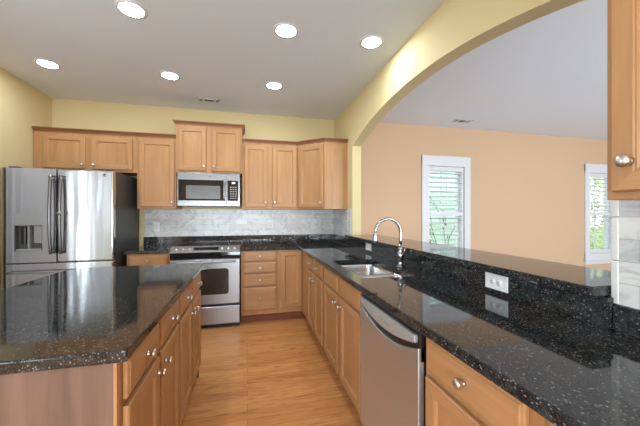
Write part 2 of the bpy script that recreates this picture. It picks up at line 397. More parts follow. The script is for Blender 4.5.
added_drape(-2.15, -0.865, 14); added_drape(-2.87, -2.33, 5); added_drape(-3.85, -2.99, 7)
mb = MB(); mb.tube([(XL+0.045, -3.85, 2.28), (XL+0.045, -2.4, 2.28), (XL+0.045, -0.95, 2.28)], 0.012, 8); mb.build('added_curtain_rod', 'nickel', pd)
glazed('added_rear_window', 'x', -1.9, 1.0, 0.65, 1.55, YR-0.08, 3, 1)
glazed('added_left_window', 'y', -7.3, -4.5, 0.5, 2.4, XL-0.08, 3, 2)
glazed('added_family_window', 'x', 3.1, 6.7, 0.5, 2.4, YR-0.08, 3, 2)

# family room windows with casing, sill, sash and glass
def far_window(name, hole):
    x0, x1, z0, z1 = hole
    o = bpy.data.objects.new(name, None); COL.objects.link(o); tag(o, kind='structure'); o.location = ((x0+x1)/2, YF, z0)
    X0, X1, H = -(x1-x0)/2, (x1-x0)/2, z1-z0
    c = MB(); cw = 0.115
    c.box(X0-cw, X0, -0.022, 0, -0.10, H+0.15, 0, 0.004); c.box(X1, X1+cw, -0.022, 0, -0.10, H+0.15, 0, 0.004)
    c.box(X0-cw, X1+cw, -0.024, 0, H, H+0.165, 0, 0.004)
    c.build('window_casing', 'white', o)
    s = MB(); s.box(X0-cw-0.03, X1+cw+0.03, -0.05, 0, -0.135, -0.10, 0, 0.006); s.box(X0-cw, X1+cw, -0.02, 0, -0.10, 0.0, 0, 0.003); s.box(X0-cw, X1+cw, -0.018, 0, -0.20, -0.135, 0, 0.003)
    s.build('window_sill', 'white', o)
    f = MB()
    f.box(X0, X0+0.008, 0.04, 0.10, 0, H); f.box(X1-0.008, X1, 0.04, 0.10, 0, H); f.box(X0, X1, 0.04, 0.10, 0, 0.008); f.box(X0, X1, 0.04, 0.10, H-0.008, H)
    f.box(X0, X0+0.035, 0.10, 0.17, 0, H); f.box(X1-0.035, X1, 0.10, 0.17, 0, H)
    f.box(X0, X1, 0.10, 0.17, 0, 0.04); f.box(X0, X1, 0.10, 0.17, H-0.04, H); f.box(X0, X1, 0.10, 0.17, H*0.49-0.022, H*0.49+0.022); f.box(-0.011, 0.011, 0.12, 0.132, 0, H)
    f.build('window_frame', 'white', o)
    MB().box(X0+0.03, X1-0.03, 0.133, 0.139, 0.03, H-0.03).build('pane', 'glass', o)
    return o
far_window('window_1', W1); far_window('window_2', W2)

def shutter(hole, label):
    x0, x1, z0, z1 = hole
    t = thing('plantation_shutter', label, 'window shutter', ((x0+x1)/2, YF, z0), 0, 'white shutters on the far windows')
    X, H = (x1-x0)/2, z1-z0
    f = MB(); g = 0.003
    f.box(-X+g, -X+0.032, 0.004, 0.036, g, H-g, 0, 0.003); f.box(X-0.032, X-g, 0.004, 0.036, g, H-g, 0, 0.003)
    f.box(-X+0.032, X-0.032, 0.004, 0.036, g, 0.07, 0, 0.003); f.box(-X+0.032, X-0.032, 0.004, 0.036, H-0.075, H-g, 0, 0.003)
    zm = H*0.49; f.box(-X+0.032, X-0.032, 0.004, 0.036, zm-0.03, zm+0.03, 0, 0.003)
    f.build('shutter_frame', 'white', t)
    for a, b in ((0.07, zm-0.03), (zm+0.03, H-0.075)):
        n = max(1, round((b-a)/0.072))
        for k in range(n):
            zc = a+(b-a)*(k+0.5)/n; lm = bmesh.new(); bmesh.ops.create_cube(lm, size=1)
            for v in lm.verts: v.co = Vector((v.co.x*(2*X-0.068), v.co.y*0.064, v.co.z*0.009))
            bmesh.ops.bevel(lm, geom=[e for e in lm.edges], offset=0.003, segments=1, affect='EDGES')
            m_ = MB(); m_.merge(lm, 0, False, Matrix.Translation((0, 0.02, zc)) @ Matrix.Rotation(-0.16, 4, 'X')); m_.build('louver', 'white', t)
        MB().box(-0.006, 0.006, -0.022, -0.013, a+0.02, b-0.02, 0, 0.002).build('tilt_rod', 'white', t)
    return t
shutter(W1, 'white louvered shutter in the window behind the bar, teal siding showing through its slats')
shutter(W2, 'white louvered shutter in the window beside the marble pillar, greenery showing through its slats')

# outdoors beyond the shutters
struct('ground', MB().box(-30, 40, -30, 40, -0.5, -0.3), 'grass')
hs = thing('neighbouring_house', 'pale teal house with lap siding seen through the shutter behind the bar', 'house', (2.4, 3.2, -0.3))
poly = []
for k in range(30): poly += [(-0.022, k*0.15), (0.0, k*0.15+0.149)]
poly += [(0.3, 4.5), (0.3, 0.0)]
MB().prism(poly, 0, 5.0, axes='yzx').build('siding_wall', 'siding', hs)
MB().box(4.98, 5.12, -0.04, 0.32, 0, 4.5, 0, 0.005).build('corner_board', 'white', hs)
MB().box(-0.2, 5.3, -0.35, 0.6, 4.5, 4.62).build('eave', 'white', hs)
sh = MB(); rr = random.Random(3)
def branch(p, d, L, r, depth):
    pts = [p]; q = Vector(p)
    for k in range(5):
        d = (d+Vector((rr.uniform(-.25, .25), rr.uniform(-.2, .2), rr.uniform(-.05, .2)))).normalized(); q = q+d*L/5; pts.append(tuple(q))
        if depth > 0 and k in (1, 2, 3): branch(tuple(q), (d+Vector((rr.uniform(-.8, .8), rr.uniform(-.5, .5), .2))).normalized(), L*0.6, r*0.6, depth-1)
    sh.tube(pts, [r*(1-.14*i) for i in range(6)], 5)
for k in range(3): branch((rr.uniform(-.25, .25), rr.uniform(-.2, .2), 0), Vector((rr.uniform(-.3, .3), 0, 1)), 1.7, 0.014, 2)
o = sh.build('bare_shrub', 'bark'); o.location = (4.35, 1.4, -0.3); tag(o, 'thin dark leafless shrub standing in front of the teal house siding', 'shrub')
lf = MB(); rr = random.Random(11)
t = bmesh.new()
for k in range(3200):
    th, ph = rr.uniform(0, 2*PI), math.acos(rr.uniform(-0.9, 1)); R_ = rr.uniform(0.75, 1.0)
    c = Vector((1.0*math.sin(ph)*math.cos(th), 1.1*math.sin(ph)*math.sin(th), 1.6+1.5*math.cos(ph)))*1.0; c = Vector((c.x*R_, c.y*R_, 1.6+(c.z-1.6)*R_))
    a = Vector((rr.uniform(-1, 1), rr.uniform(-1, 1), rr.uniform(-1, 1))).normalized(); b_ = a.orthogonal().normalized()
    t.faces.new([t.verts.new(c+a*0.07), t.verts.new(c+b_*0.03), t.verts.new(c-a*0.07), t.verts.new(c-b_*0.03)])
lf.merge(t)
bu = thing('leafy_bush', 'light green leafy bush outside the window beside the marble pillar', 'bush', (9.3, 2.2, -0.3))
lf.build('foliage', 'leaf', bu)
MB().tube([(0, 0, 0), (0.05, 0.02, 0.6), (0.0, 0.05, 1.5)], [0.05, 0.04, 0.02], 8).build('trunk', 'bark', bu)

# ------------------------------------------------------------------ cabinets
def knob(parent, x, z, y=-0.021, name='knob'):
    k = MB().lathe([(0.0060, 0), (0.011, 0.001), (0.0085, 0.004), (0.0075, 0.012), (0.0105, 0.016), (0.0150, 0.020), (0.0160, 0.024), (0.0135, 0.029), (0.006, 0.0315), (0, 0.032)], (x, y, z), (0, -1, 0), 14)
    return k.build(name, 'nickel', parent)
DOOR = [(0.003, 0.0), (0.0, -0.003), (0.0, -0.016), (0.004, -0.0205), (0.046, -0.0205), (0.050, -0.0185), (0.053, -0.0185), (0.060, -0.0085), (0.066, -0.008)]
DRAW = [(0.003, 0.0), (0.0, -0.003), (0.0, -0.013), (0.004, -0.0165), (0.009, -0.0170), (0.013, -0.0205)]
def door(parent, x0, x1, z0, z1, knob_at=None):
    d = MB().panel(x0, x1, z0, z1, DOOR).build('door', ['wood_v', 'wood_h'], parent)
    if knob_at: knob(d, *knob_at)
    return d
def drawer(parent, x0, x1, z0, z1, kn=True, name='drawer'):
    d = MB().panel(x0, x1, z0, z1, DRAW, 0, 0).build(name, ['wood_h'], parent)
    if kn: knob(d, (x0+x1)/2, (z0+z1)/2)
    return d
def carcass(parent, w_, z0, z1, depth, name='cabinet_box'):
    return MB().box(0, w_, 0, depth, z0, z1, 0, 0.0015, 1).build(name, 'wood_v', parent)
def toe(parent, w_, depth, setback=0.045, h=0.105):
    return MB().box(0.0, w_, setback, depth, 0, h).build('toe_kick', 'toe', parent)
BASE_TOP = 0.875
def base_cab(label, loc, rz, w_, cols, depth=0.58, setback=0.045, group=None, kind='pair', end=None):
    """cols: list of (x0,x1, drawer knob?, door knob side 'l'/'r')"""
    t = thing('base_cabinet', label, 'cabinet', loc, rz, group)
    if kind == 'sink':      # open box: floor, sides, back and front frame around the bowls
        MB().box(0, w_, 0, 0.02, 0.105, BASE_TOP).box(0, 0.018, 0.02, depth, 0.105, BASE_TOP).box(w_-0.018, w_, 0.02, depth, 0.105, BASE_TOP).box(0.018, w_-0.018, 0.02, depth, 0.105, 0.125).box(0.018, w_-0.018, depth-0.012, depth, 0.125, BASE_TOP).build('cabinet_box', 'wood_v', t)
    else: carcass(t, w_, 0.105, BASE_TOP, depth); toe(t, w_, depth, setback)
    for x0, x1, kn, side in cols:
        drawer(t, x0, x1, 0.735, 0.862, kn, 'drawer' if kn else 'false_drawer_front')
        kx = x1-0.030 if side == 'r' else x0+0.030
        door(t, x0, x1, 0.128, 0.712, (kx, 0.655))
    return t
CROWN = [(0.0, 0.0), (0.010, 0.0), (0.012, 0.010), (0.022, 0.024), (0.034, 0.032), (0.036, 0.042), (0.0, 0.042)]   # (outwards, up)
def crown(parent, path, z):
    """moulding swept along a plan path of (x,y); outwards is to the right of travel... path runs with outside on its left"""
    t = bmesh.new(); P = [Vector(p) for p in path]; n = len(P); nor = []
    for a, b in zip(P[:-1], P[1:]):
        d = (b-a).normalized(); nor.append(Vector((d.y, -d.x)))
    rings = []
    for i in range(n):
        if i == 0: m_ = nor[0]
        elif i == n-1: m_ = nor[-1]
        else:
            m_ = nor[i-1]+nor[i]; m_ = m_/(m_.length_squared/2)
        rings.append([t.verts.new((P[i].x+m_.x*o_, P[i].y+m_.y*o_, z+h_)) for o_, h_ in CROWN])
    k = len(CROWN)
    for a, b in zip(rings[:-1], rings[1:]):
        for i in range(k): t.faces.new((a[i], a[(i+1) % k], b[(i+1) % k], b[i]))
    t.faces.new(rings[0]); t.faces.new(rings[-1]); bmesh.ops.recalc_face_normals(t, faces=t.faces[:])
    m_ = MB(); m_.merge(t); return m_.build('crown_moulding', 'crown', parent)
def wall_cab(name, label, loc, w_, h, depth, doors, crown_path, rz=0.0, crown_z=None):
    t = thing(name, label, 'cabinet', loc, rz)
    carcass(t, w_, 0, h, depth-0.002)
    for x0, x1, z0, z1, k in doors: door(t, x0, x1, z0, z1, k)
    if crown_path: crown(t, crown_path, crown_z if crown_z is not None else h)
    return t

UD = 0.335
# over the refrigerator
wall_cab('wall_cabinet', 'short two-door maple wall cabinet above the refrigerator', (-2.300, -UD, 1.805), 1.024, 0.435, UD,
         [(0.090, 0.500, 0.030, 0.400, (0.475, 0.075)), (0.558, 0.980, 0.030, 0.400, (0.585, 0.075))], [(0.0, 0.0), (1.024, 0.0)])
wall_cab('wall_cabinet', 'tall narrow single-door maple wall cabinet left of the microwave', (-1.275, -UD, 1.380), 0.430, 0.860, UD,
         [(0.024, 0.408, 0.025, 0.825, (0.382, 0.080))], [(0.0, 0.0), (0.430, 0.0)])
MD = 0.36
wall_cab('wall_cabinet', 'raised two-door maple wall cabinet right above the microwave', (-0.844, -MD, 1.828), 0.776, 0.582, MD,
         [(0.024, 0.345, 0.022, 0.556, (0.318, 0.075)), (0.412, 0.752, 0.022, 0.556, (0.438, 0.075))], [(0.0, MD-0.002), (0.0, 0.0), (0.776, 0.0), (0.776, MD-0.002)])
wall_cab('wall_cabinet', 'two-door maple wall cabinet just right of the microwave', (-0.067, -UD, 1.380), 0.722, 0.860, UD,
         [(0.028, 0.318, 0.025, 0.825, (0.292, 0.085)), (0.385, 0.704, 0.025, 0.825, (0.411, 0.085))], [(0.0, 0.0), (0.722, 0.0)])
# diagonal corner unit
t = thing('corner_wall_cabinet', 'angled maple corner wall cabinet beside the arched opening', 'cabinet', (0.656, 0, 1.380))
dx_, dy_ = 0.300, 0.285
fp = [(0, -0.002), (0, -UD), (dx_, -UD-dy_), (0.602, -UD-dy_), (0.602, -0.002)]
MB().prism(fp, 0, 0.860, 0, 0.0015, seg=1).build('cabinet_box', 'wood_v', t)
crown(t, [(0, -UD), (dx_, -UD-dy_), (0.602, -UD-dy_)], 0.860)
dl = math.hypot(dx_, dy_); ang = math.atan2(-dy_, dx_)
d = MB().panel(0.022, dl-0.018, 0.025, 0.825, DOOR).build('door', ['wood_v', 'wood_h'], t); d.location = (0, -UD, 0); d.rotation_euler = (0, 0, ang)
knob(d, dl-0.046, 0.085)
# near right wall cabinet, over the counter by the pillar
R90 = -PI/2
wall_cab('wall_cabinet', 'maple wall cabinet hung above the marble pillar tile at the right edge', (XR-0.33, -3.690, 1.352), 0.92, 0.888, 0.318,
         [(0.020, 0.452, 0.020, 0.850, (0.060, 0.093)), (0.468, 0.900, 0.020, 0.850, (0.874, 0.100))], [(0.0, 0.31), (0.0, 0.0), (0.92, 0.0)], rz=R90)

# base cabinets along the back wall
BF = -0.62                        # face-frame plane of the back run
t = thing('base_cabinet', 'small maple base cabinet between refrigerator and range', 'cabinet', (-1.285, BF, 0))
carcass(t, 0.436, 0.105, BASE_TOP, 0.60); toe(t, 0.436, 0.60)
drawer(t, 0.024, 0.412, 0.735, 0.862); door(t, 0.024, 0.412, 0.128, 0.712, (0.385, 0.655))
t = thing('drawer_cabinet', 'four-drawer maple base cabinet just right of the range', 'cabinet', (-0.075, BF, 0))
carcass(t, 0.440, 0.105, BASE_TOP, 0.60); toe(t, 0.440, 0.60, 0.05)
for z0, z1 in ((0.748, 0.866), (0.608, 0.734), (0.450, 0.594), (0.160, 0.434)): drawer(t, 0.024, 0.414, z0, z1)
RX = 0.662                        # face-frame plane of the right run
t = thing('corner_base_cabinet', 'maple corner base cabinet with one narrow door where the counters meet', 'cabinet', (0.366, BF, 0))
mb = MB(); mb.prism([(0, 0), (RX-0.366, 0), (RX-0.366, -0.405), (RX-0.366+0.56, -0.405), (RX-0.366+0.56, 0.60), (0, 0.60)], 0.105, BASE_TOP, 0, 0.0015, seg=1); mb.build('cabinet_box', 'wood_v', t)
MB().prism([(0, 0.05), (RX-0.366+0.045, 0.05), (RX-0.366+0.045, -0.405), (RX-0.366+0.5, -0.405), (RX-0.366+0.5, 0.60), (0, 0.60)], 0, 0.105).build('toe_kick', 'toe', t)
door(t, 0.030, RX-0.366-0.012, 0.170, 0.858)
# right run, facing the aisle (local x runs toward the camera)
base_cab('two-door maple base cabinet between the corner and the sink', (RX, -1.027, 0), R90, 0.700, [(0.026, 0.322, True, 'r'), (0.366, 0.672, True, 'l')])
base_cab('maple sink base cabinet left of the dishwasher, two plain drawer fronts without knobs', (RX, -1.729, 0), R90, 0.926, [(0.044, 0.438, False, 'r'), (0.506, 0.900, False, 'l')], kind='sink')
base_cab('maple base cabinet right of the dishwasher with one wide drawer and silver knob', (RX, -3.272, 0), R90, 0.468, [(0.024, 0.430, True, 'r')])
base_cab('maple base cabinet cut by the bottom edge right of the wide drawer', (RX, -3.742, 0), R90, 0.90, [(0.020, 0.435, True, 'r'), (0.465, 0.880, True, 'l')])

# island
IX = -0.382
L90 = PI/2
ca = base_cab('nearer maple island cabinet with two drawers and doors facing the aisle', (IX, -3.255, 0), L90, 0.766, [(0.028, 0.366, True, 'r'), (0.412, 0.742, True, 'l')], depth=0.62, setback=0.028, group='island cabinets')
MB().box(-0.006, 0.0, 0.011, 0.885, 0.0, BASE_TOP).build('end_panel', 'shaded_panel_wood', ca)
MB().box(-0.008, 0.0, 0.001, 0.0105, 0.105, BASE_TOP, 0, 0.001, 1).build('corner_stile', 'wood_v', ca)
MB().box(0.0, 0.766, 0.62, 0.885, 0.0, BASE_TOP).build('back_panel', 'shaded_panel_wood', ca)
cb_ = base_cab('farther maple island cabinet with two drawers and doors opposite the range', (IX, -2.488, 0), L90, 0.766, [(0.022, 0.360, True, 'r'), (0.404, 0.742, True, 'l')], depth=0.62, setback=0.028, group='island cabinets')
MB().box(0.766, 0.772, 0.001, 0.70, 0.0, BASE_TOP).build('end_panel', 'shaded_panel_wood', cb_)
MB().box(0.0, 0.766, 0.62, 0.70, 0.0, BASE_TOP).build('back_panel', 'shaded_panel_wood', cb_)

# ------------------------------------------------------------------ granite tops
CT0, CT1 = 0.877, 0.914
r_ = 0.15; ix0, ix1, iy0, iy1 = -1.272, -0.346, -3.292, -1.685
poly = [(ix0, iy0), (ix1, iy0), (ix1, iy1)]+[(ix0+r_+r_*math.cos(a), iy1-r_+r_*math.sin(a)) for a in [PI/2+PI/2*k/10 for k in range(11)]]
o = MB().prism(poly, CT0, CT1, 0, 0.006, seg=3).build('island_countertop', 'granite'); tag(o, 'polished black granite island top with one rounded corner', 'countertop')
FX, FY = XR-0.645, -0.648          # front edges
t = thing('countertop', 'short black granite counter between refrigerator and range', 'countertop', (-1.305, 0, CT0))
MB().box(0, 0.458, FY, -0.001, 0, CT1-CT0, 0, 0.005, 2).build('slab', 'granite', t)
MB().box(0.0, 0.458, -0.021, -0.001, CT1-CT0, 0.142, 0, 0.002, 1).build('splash_strip', 'granite', t)
o = MB().box(-0.846, -0.080, -0.021, -0.001, 0.9285, CT0+0.142, 0, 0.002, 1).build('splash_strip', 'granite'); o.name = 'granite_backsplash'; tag(o, 'black granite splash strip on the wall behind the range', 'backsplash')
# main L with the sink cut out
SX0, SX1, SY0, SY1 = 0.706, 1.068, -2.56, -1.81
CE = -4.62
t = thing('countertop', 'long L-shaped black granite counter with the sink and right of the range', 'countertop', (0, 0, 0))
def slab_with_hole():
    bm_ = bmesh.new(); CX1 = XR-0.022
    outer = [(-0.079, -0.001), (-0.079, FY), (FX, FY), (FX, CE), (CX1, CE), (CX1, -0.001)]
    rr_ = 0.05; hole = []
    for cx_, cy_, a0 in ((SX1-rr_, SY1-rr_, 0), (SX0+rr_, SY1-rr_, PI/2), (SX0+rr_, SY0+rr_, PI), (SX1-rr_, SY0+rr_, 3*PI/2)):
        hole += [(cx_+rr_*math.cos(a0+PI/2*k/5), cy_+rr_*math.sin(a0+PI/2*k/5)) for k in range(6)]
    es = []
    for lp in (outer, hole):
        vs = [bm_.verts.new((x, y, CT1)) for x, y in lp]
        es += [bm_.edges.new((vs[i], vs[(i+1) % len(vs)])) for i in range(len(vs))]
    res = bmesh.ops.triangle_fill(bm_, use_beauty=True, edges=es, normal=(0, 0, 1))
    fs = [f for f in bm_.faces]
    ext = bmesh.ops.extrude_face_region(bm_, geom=fs)
    bmesh.ops.translate(bm_, vec=(0, 0, CT0-CT1), verts=[v for v in ext['geom'] if isinstance(v, bmesh.types.BMVert)])
    bmesh.ops.recalc_face_normals(bm_, faces=bm_.faces[:])
    bmesh.ops.dissolve_limit(bm_, angle_limit=0.01, verts=bm_.verts[:], edges=bm_.edges[:])
    bmesh.ops.bevel(bm_, geom=[e for e in bm_.edges if len(e.link_faces) == 2 and e.calc_face_angle(0) > 0.8 and abs(e.verts[0].co.z-e.verts[1].co.z) < 1e-4 and e.verts[0].co.x < FX+0.01 and e.verts[1].co.x < FX+0.01], offset=0.006, segments=3, affect='EDGES', profile=0.5)
    m_ = MB(); m_.merge(bm_); return m_
slab_with_hole().build('slab', 'granite', t)
MB().box(-0.079, XR-0.001, -0.021, -0.001, CT1+0.0005, 1.019, 0, 0.002, 1).build('splash_strip', 'granite', t)
MB().box(XR-0.021, XR-0.001, -0.775, -0.022, CT1+0.0005, 1.019, 0, 0.002, 1).build('splash_strip', 'granite', t)
MB().box(XR-0.021, XR-0.001, CE, -3.512, CT1+0.0005, 1.000, 0, 0.002, 1).build('splash_strip', 'granite', t)
# raised bar
t = thing('bar_counter', 'raised black granite breakfast bar ledge running under the arch', 'bar', (1.24, -2.15, 1.022))
MB().box(-0.068, 0.355, -1.345, 1.345, 0, 0.038, 0, 0.006, 3).build('bar_top', 'granite', t)
MB().box(-0.020, 0.019, -1.360, 1.374, -0.107, 0.0).build('granite_face', 'granite', t)
mb = MB(); mb.box(-0.068, 0.018, 1.345, 1.385, 0, 0.038, 0, 0.005, 2); mb.build('ledge_end', 'granite', t)

# marble tile
o = MB().box(0, 2.553, -0.009, 0, 0, 0.362).build('tile_backsplash', 'tile'); o.location = (-1.294, -0.001, 1.020); tag(o, 'grey marble subway tile backsplash along the back wall', 'backsplash')
t = thing('tile_backsplash', 'narrow marble tile strip on the side wall under the corner cabinet', 'backsplash', (XR-0.001, -0.012, 1.020), R90)
MB().box(0, 0.735, -0.009, 0, 0, 0.362).build('tile_field', 'tile', t)
MB().box(0.735, 0.758, -0.011, 0, 0, 0.374, 0, 0.003).build('edge_trim', 'tile_trim', t)
t = thing('tile_backsplash', 'pale marble tile panel on the pillar at the right edge', 'backsplash', (XR-0.001, -3.503, 1.001), R90)
MB().box(0.021, 1.25, -0.009, 0, 0, 0.362).build('tile_field', 'tile', t)
mb = MB()
for k in range(5): mb.box(-0.002, 0.021, -0.012, 0, k*0.152+0.0008, (k+1)*0.152-0.0008, 0, 0.004)
mb.build('edge_trim', 'tile_trim', t)

# ------------------------------------------------------------------ refrigerator
t = thing('refrigerator', 'stainless steel french-door refrigerator with ice and water dispenser', 'refrigerator', (-2.297, -0.03, 0))
FW = 0.951
MB().box(0.004, FW-0.004, -0.69, 0.0, 0.03, 1.762, 0, 0.006).build('cabinet_body', 'fridge_side', t)
mb = MB()
for x in (0.05, FW-0.05):
    for y in (-0.62, -0.06): mb.lathe([(0.022, 0), (0.022, 0.032)], (x, y, 0), n=10)
mb.build('levelling_feet', 'black_plastic', t)
MB().box(0.02, FW-0.02, -0.70, -0.66, 0.035, 0.085).build('base_grille', 'black_plastic', t)
def fdoor(x0, x1, z0, z1, hole=None, name='door'):
    mb = MB()
    if not hole: mb.box(x0, x1, -0.77, -0.70, z0, z1, 0, 0.012, 3)
    else:
        a, b, c, d_ = hole
        # front skin with an opening, on a full door body
        for bx_ in ((x0, a, z0, z1), (b, x1, z0, z1), (a, b, z0, c), (a, b, d_, z1)):
            mb.box(bx_[0], bx_[1], -0.77, -0.70, bx_[2], bx_[3])
        mb.box(a, b, -0.716, -0.70, c, d_)
    return mb.build(name, 'steel_fridge', t)
MIDX = 0.458
d1 = fdoor(0.0, MIDX-0.003, 0.842, 1.764, (0.112, 0.338, 0.955, 1.328))
d2 = fdoor(MIDX+0.003, FW, 0.842, 1.764)
dz = fdoor(0.0, FW, 0.10, 0.834, name='freezer_drawer')
dp = MB(); dp.box(0.113, 0.337, -0.776, -0.717, 1.205, 1.327, 0, 0.004).build('dispenser_panel', 'grey_plastic', d1).parent = d1
mb = MB(); mb.box(0.113, 0.337, -0.719, -0.7165, 0.956, 1.204); mb.box(0.113, 0.118, -0.768, -0.717, 0.956, 1.204); mb.box(0.332, 0.337, -0.768, -0.717, 0.956, 1.204)
mb.build('dispenser_recess', 'dark_recess', d1)
MB().box(0.120, 0.330, -0.765, -0.718, 0.956, 0.976, 0, 0.003).build('drip_tray', 'grey_plastic', d1)
mb = MB(); mb.box(0.217, 0.230, -0.768, -0.719, 0.978, 1.203, 0, 0.003); mb.box(0.257, 0.324, -0.752, -0.719, 1.03, 1.203, 0, 0.006); mb.build('dispenser_paddle', 'grey_plastic', d1)
mb = MB(); mb.box(0.147, 0.187, -0.745, -0.720, 1.02, 1.19, 0, 0.008); mb.build('ice_chute', 'black_plastic', d1)
def bow_handle(parent, x, z0, z1):
    pts = [(x, -0.80-0.022*math.sin(PI*k/14), z0+(z1-z0)*k/14) for k in range(15)]
    mb = MB(); mb.tube(pts, 0.0155, 10)
    for z in (z0+0.03, z1-0.03): mb.lathe([(0.011, 0), (0.012, 0.04)], (x, -0.769, z), (0, -1, 0), 10)
    return mb.build('handle', 'steel_handle', parent)
bow_handle(d1, MIDX-0.034, 0.925, 1.700); hd = bow_handle(d2, MIDX+0.050, 0.925, 1.700)
MB().lathe([(0.0, 0), (0.018, 0), (0.018, 0.006), (0.0, 0.007)], (MIDX+0.050, -0.834, 1.325), (0, -1, 0), 14).build('handle_badge', 'chrome', d2)
MB().lathe([(0.0, 0), (0.017, 0), (0.016, 0.002), (0.0, 0.002)], (0.875, -0.7695, 1.715), (0, -1, 0), 18).build('round_emblem', 'chrome', d2)
mb = MB(); mb.tube([(0.07+(FW-0.14)*k/12, -0.80-0.016*math.sin(PI*k/12), 0.752) for k in range(13)], 0.0125, 10)
for x in (0.11, FW-0.11): mb.lathe([(0.011, 0), (0.012, 0.04)], (x, -0.769, 0.752), (0, -1, 0), 10)
mb.build('handle', 'steel', dz)
mb = MB(); mb.box(0.06, 0.14, -0.76, -0.60, 1.7655, 1.778, 0, 0.003); mb.box(FW-0.14, FW-0.06, -0.76, -0.60, 1.7655, 1.778, 0, 0.003); mb.build('hinge_cover', 'fridge_side', t)

# ------------------------------------------------------------------ range
RW = 0.758
t = thing('range', 'stainless steel slide-in range with black glass top and oven window', 'range', (-0.842, -0.03, 0))
MB().box(0.004, RW-0.004, -0.60, 0.0, 0.05, 0.915).build('oven_body', 'black_plastic', t)
MB().box(0.0, RW, -0.575, 0.005, 0.916, 0.928, 0, 0.003).build('glass_cooktop', 'black_glass', t)
cp = MB().prism([(-0.545, 0.9285), (-0.553, 0.944), (-0.572, 0.944), (-0.657, 0.888), (-0.652, 0.876), (-0.590, 0.876), (-0.590, 0.9285)], 0.0, RW, 0, 0.003, axes='yzx').build('control_panel', 'steel', t)
# display and knobs lie on the sloping face
sl = math.atan2(0.944-0.888, 0.657-0.572)
def on_slope(mb_fn, x, u):       # u = distance down the slope from its top edge
    p = Vector((x, -0.572-u*math.cos(sl), 0.944-u*math.sin(sl))); return p
nrm = Vector((0, -math.sin(sl), math.cos(sl)))
tb = bmesh.new(); bmesh.ops.create_cube(tb, size=1)
for v in tb.verts: v.co = Vector((v.co.x*0.27, v.co.y*0.052, v.co.z*0.004))
mb = MB(); mb.merge(tb, 0, False, Matrix.Translation(on_slope(None, RW*0.5, 0.050)+nrm*0.0015) @ Matrix.Rotation(sl, 4, 'X')); mb.build('display', 'black_glass', cp)
for x in (0.062, 0.135, 0.205, RW-0.205, RW-0.135, RW-0.062):
    MB().lathe([(0.019, 0), (0.019, 0.004), (0.0155, 0.007), (0.014, 0.013), (0.0, 0.014)], on_slope(None, x, 0.050)+nrm*0.0005, nrm, 14).build('burner_knob', 'nickel', cp)
MB().prism([(-0.60, 0.876), (-0.650, 0.876), (-0.652, 0.84), (-0.644, 0.806), (-0.60, 0.80)], 0.002, RW-0.002, axes='yzx').build('vent_trim', 'black_glass', t)
od = MB().panel(0.003, RW-0.003, 0.278, 0.797, [(0.002, -0.605), (0, -0.607), (0, -0.640), (0.008, -0.648), (0.05, -0.648)], 0, 0).build('oven_door', 'steel', t)
def rrect(x0, x1, z0, z1, r):
    out = []
    for cx_, cz_, a0 in ((x1-r, z1-r, 0), (x0+r, z1-r, PI/2), (x0+r, z0+r, PI), (x1-r, z0+r, 3*PI/2)):
        out += [(cx_+r*math.cos(a0+PI/2*k/5), cz_+r*math.sin(a0+PI/2*k/5)) for k in range(6)]
    return out
MB().prism(rrect(0.118, RW-0.128, 0.392, 0.690, 0.035), -0.6515, -0.647, 0, 0.001, axes='xzy', seg=1).build('oven_window', 'oven_window', od)
mb = MB()
mb.tube([(0.05, -0.690, 0.772)]+[(0.05+(RW-0.10)*k/10, -0.694, 0.772) for k in range(1, 10)]+[(RW-0.05, -0.690, 0.772)], 0.0115, 10)
for x in (0.075, RW*0.5, RW-0.075): mb.box(x-0.011, x+0.011, -0.690, -0.646, 0.763, 0.781, 0, 0.003)
mb.build('handle', 'steel', od)
MB().box(0.004, RW-0.004, -0.634, -0.60, 0.252, 0.276).build('drawer_gap', 'black_plastic', t)
MB().panel(0.003, RW-0.003, 0.045, 0.250, [(0.002, -0.601), (0, -0.603), (0, -0.640), (0.008, -0.648), (0.05, -0.648)], 0, 0).build('warming_drawer', 'steel', t)
mb = MB(); mb.box(0.02, RW-0.02, -0.60, -0.04, 0.0, 0.05); mb.build('plinth', 'black_plastic', t)

# ------------------------------------------------------------------ microwave
t = thing('microwave', 'stainless over-the-range microwave with black glass door', 'microwave', (-0.824, -0.004, 1.414))
MWW = 0.730; MH = 0.408
MB().box(0, MWW, -0.36, 0.0, 0.008, MH, 0, 0.003).build('housing', 'steel_dark', t)
dr = MB().box(0.0, 0.566, -0.398, -0.361, 0.0, MH, 0, 0.004).build('door', 'steel_mw', t)
dg = MB().box(0.012, 0.528, -0.4005, -0.397, 0.068, 0.322, 0, 0.001, 1).build('door_glass', 'black_glass', dr)
MB().prism(rrect(0.100, 0.495, 0.090, 0.252, 0.012), -0.4018, -0.400, 0, axes='xzy').build('window_screen', 'mw_window', dr)
mb = MB(); mb.tube([(0.542, -0.428-0.004*math.sin(PI*k/8), 0.066+0.262*k/8) for k in range(9)], 0.0125, 10)
for z in (0.085, 0.31): mb.box(0.533, 0.551, -0.425, -0.396, z-0.01, z+0.01, 0, 0.002)
mb.build('handle', 'steel_mw', dr)
MB().lathe([(0, 0), (0.011, 0), (0.010, 0.002), (0, 0.002)], (0.37, -0.3975, 0.365), (0, -1, 0), 14).build('round_emblem', 'chrome', dr)
cpn = MB().box(0.568, MWW, -0.398, -0.361, 0.0, MH, 0, 0.004).build('control_panel', 'steel_mw', t)
MB().box(0.580, MWW-0.022, -0.4005, -0.397, 0.068, 0.322, 0, 0.001, 1).build('keypad', 'black_glass', cpn)
MB().box(0.632, 0.672, -0.4015, -0.400, 0.280, 0.302).build('display', 'display', cpn)
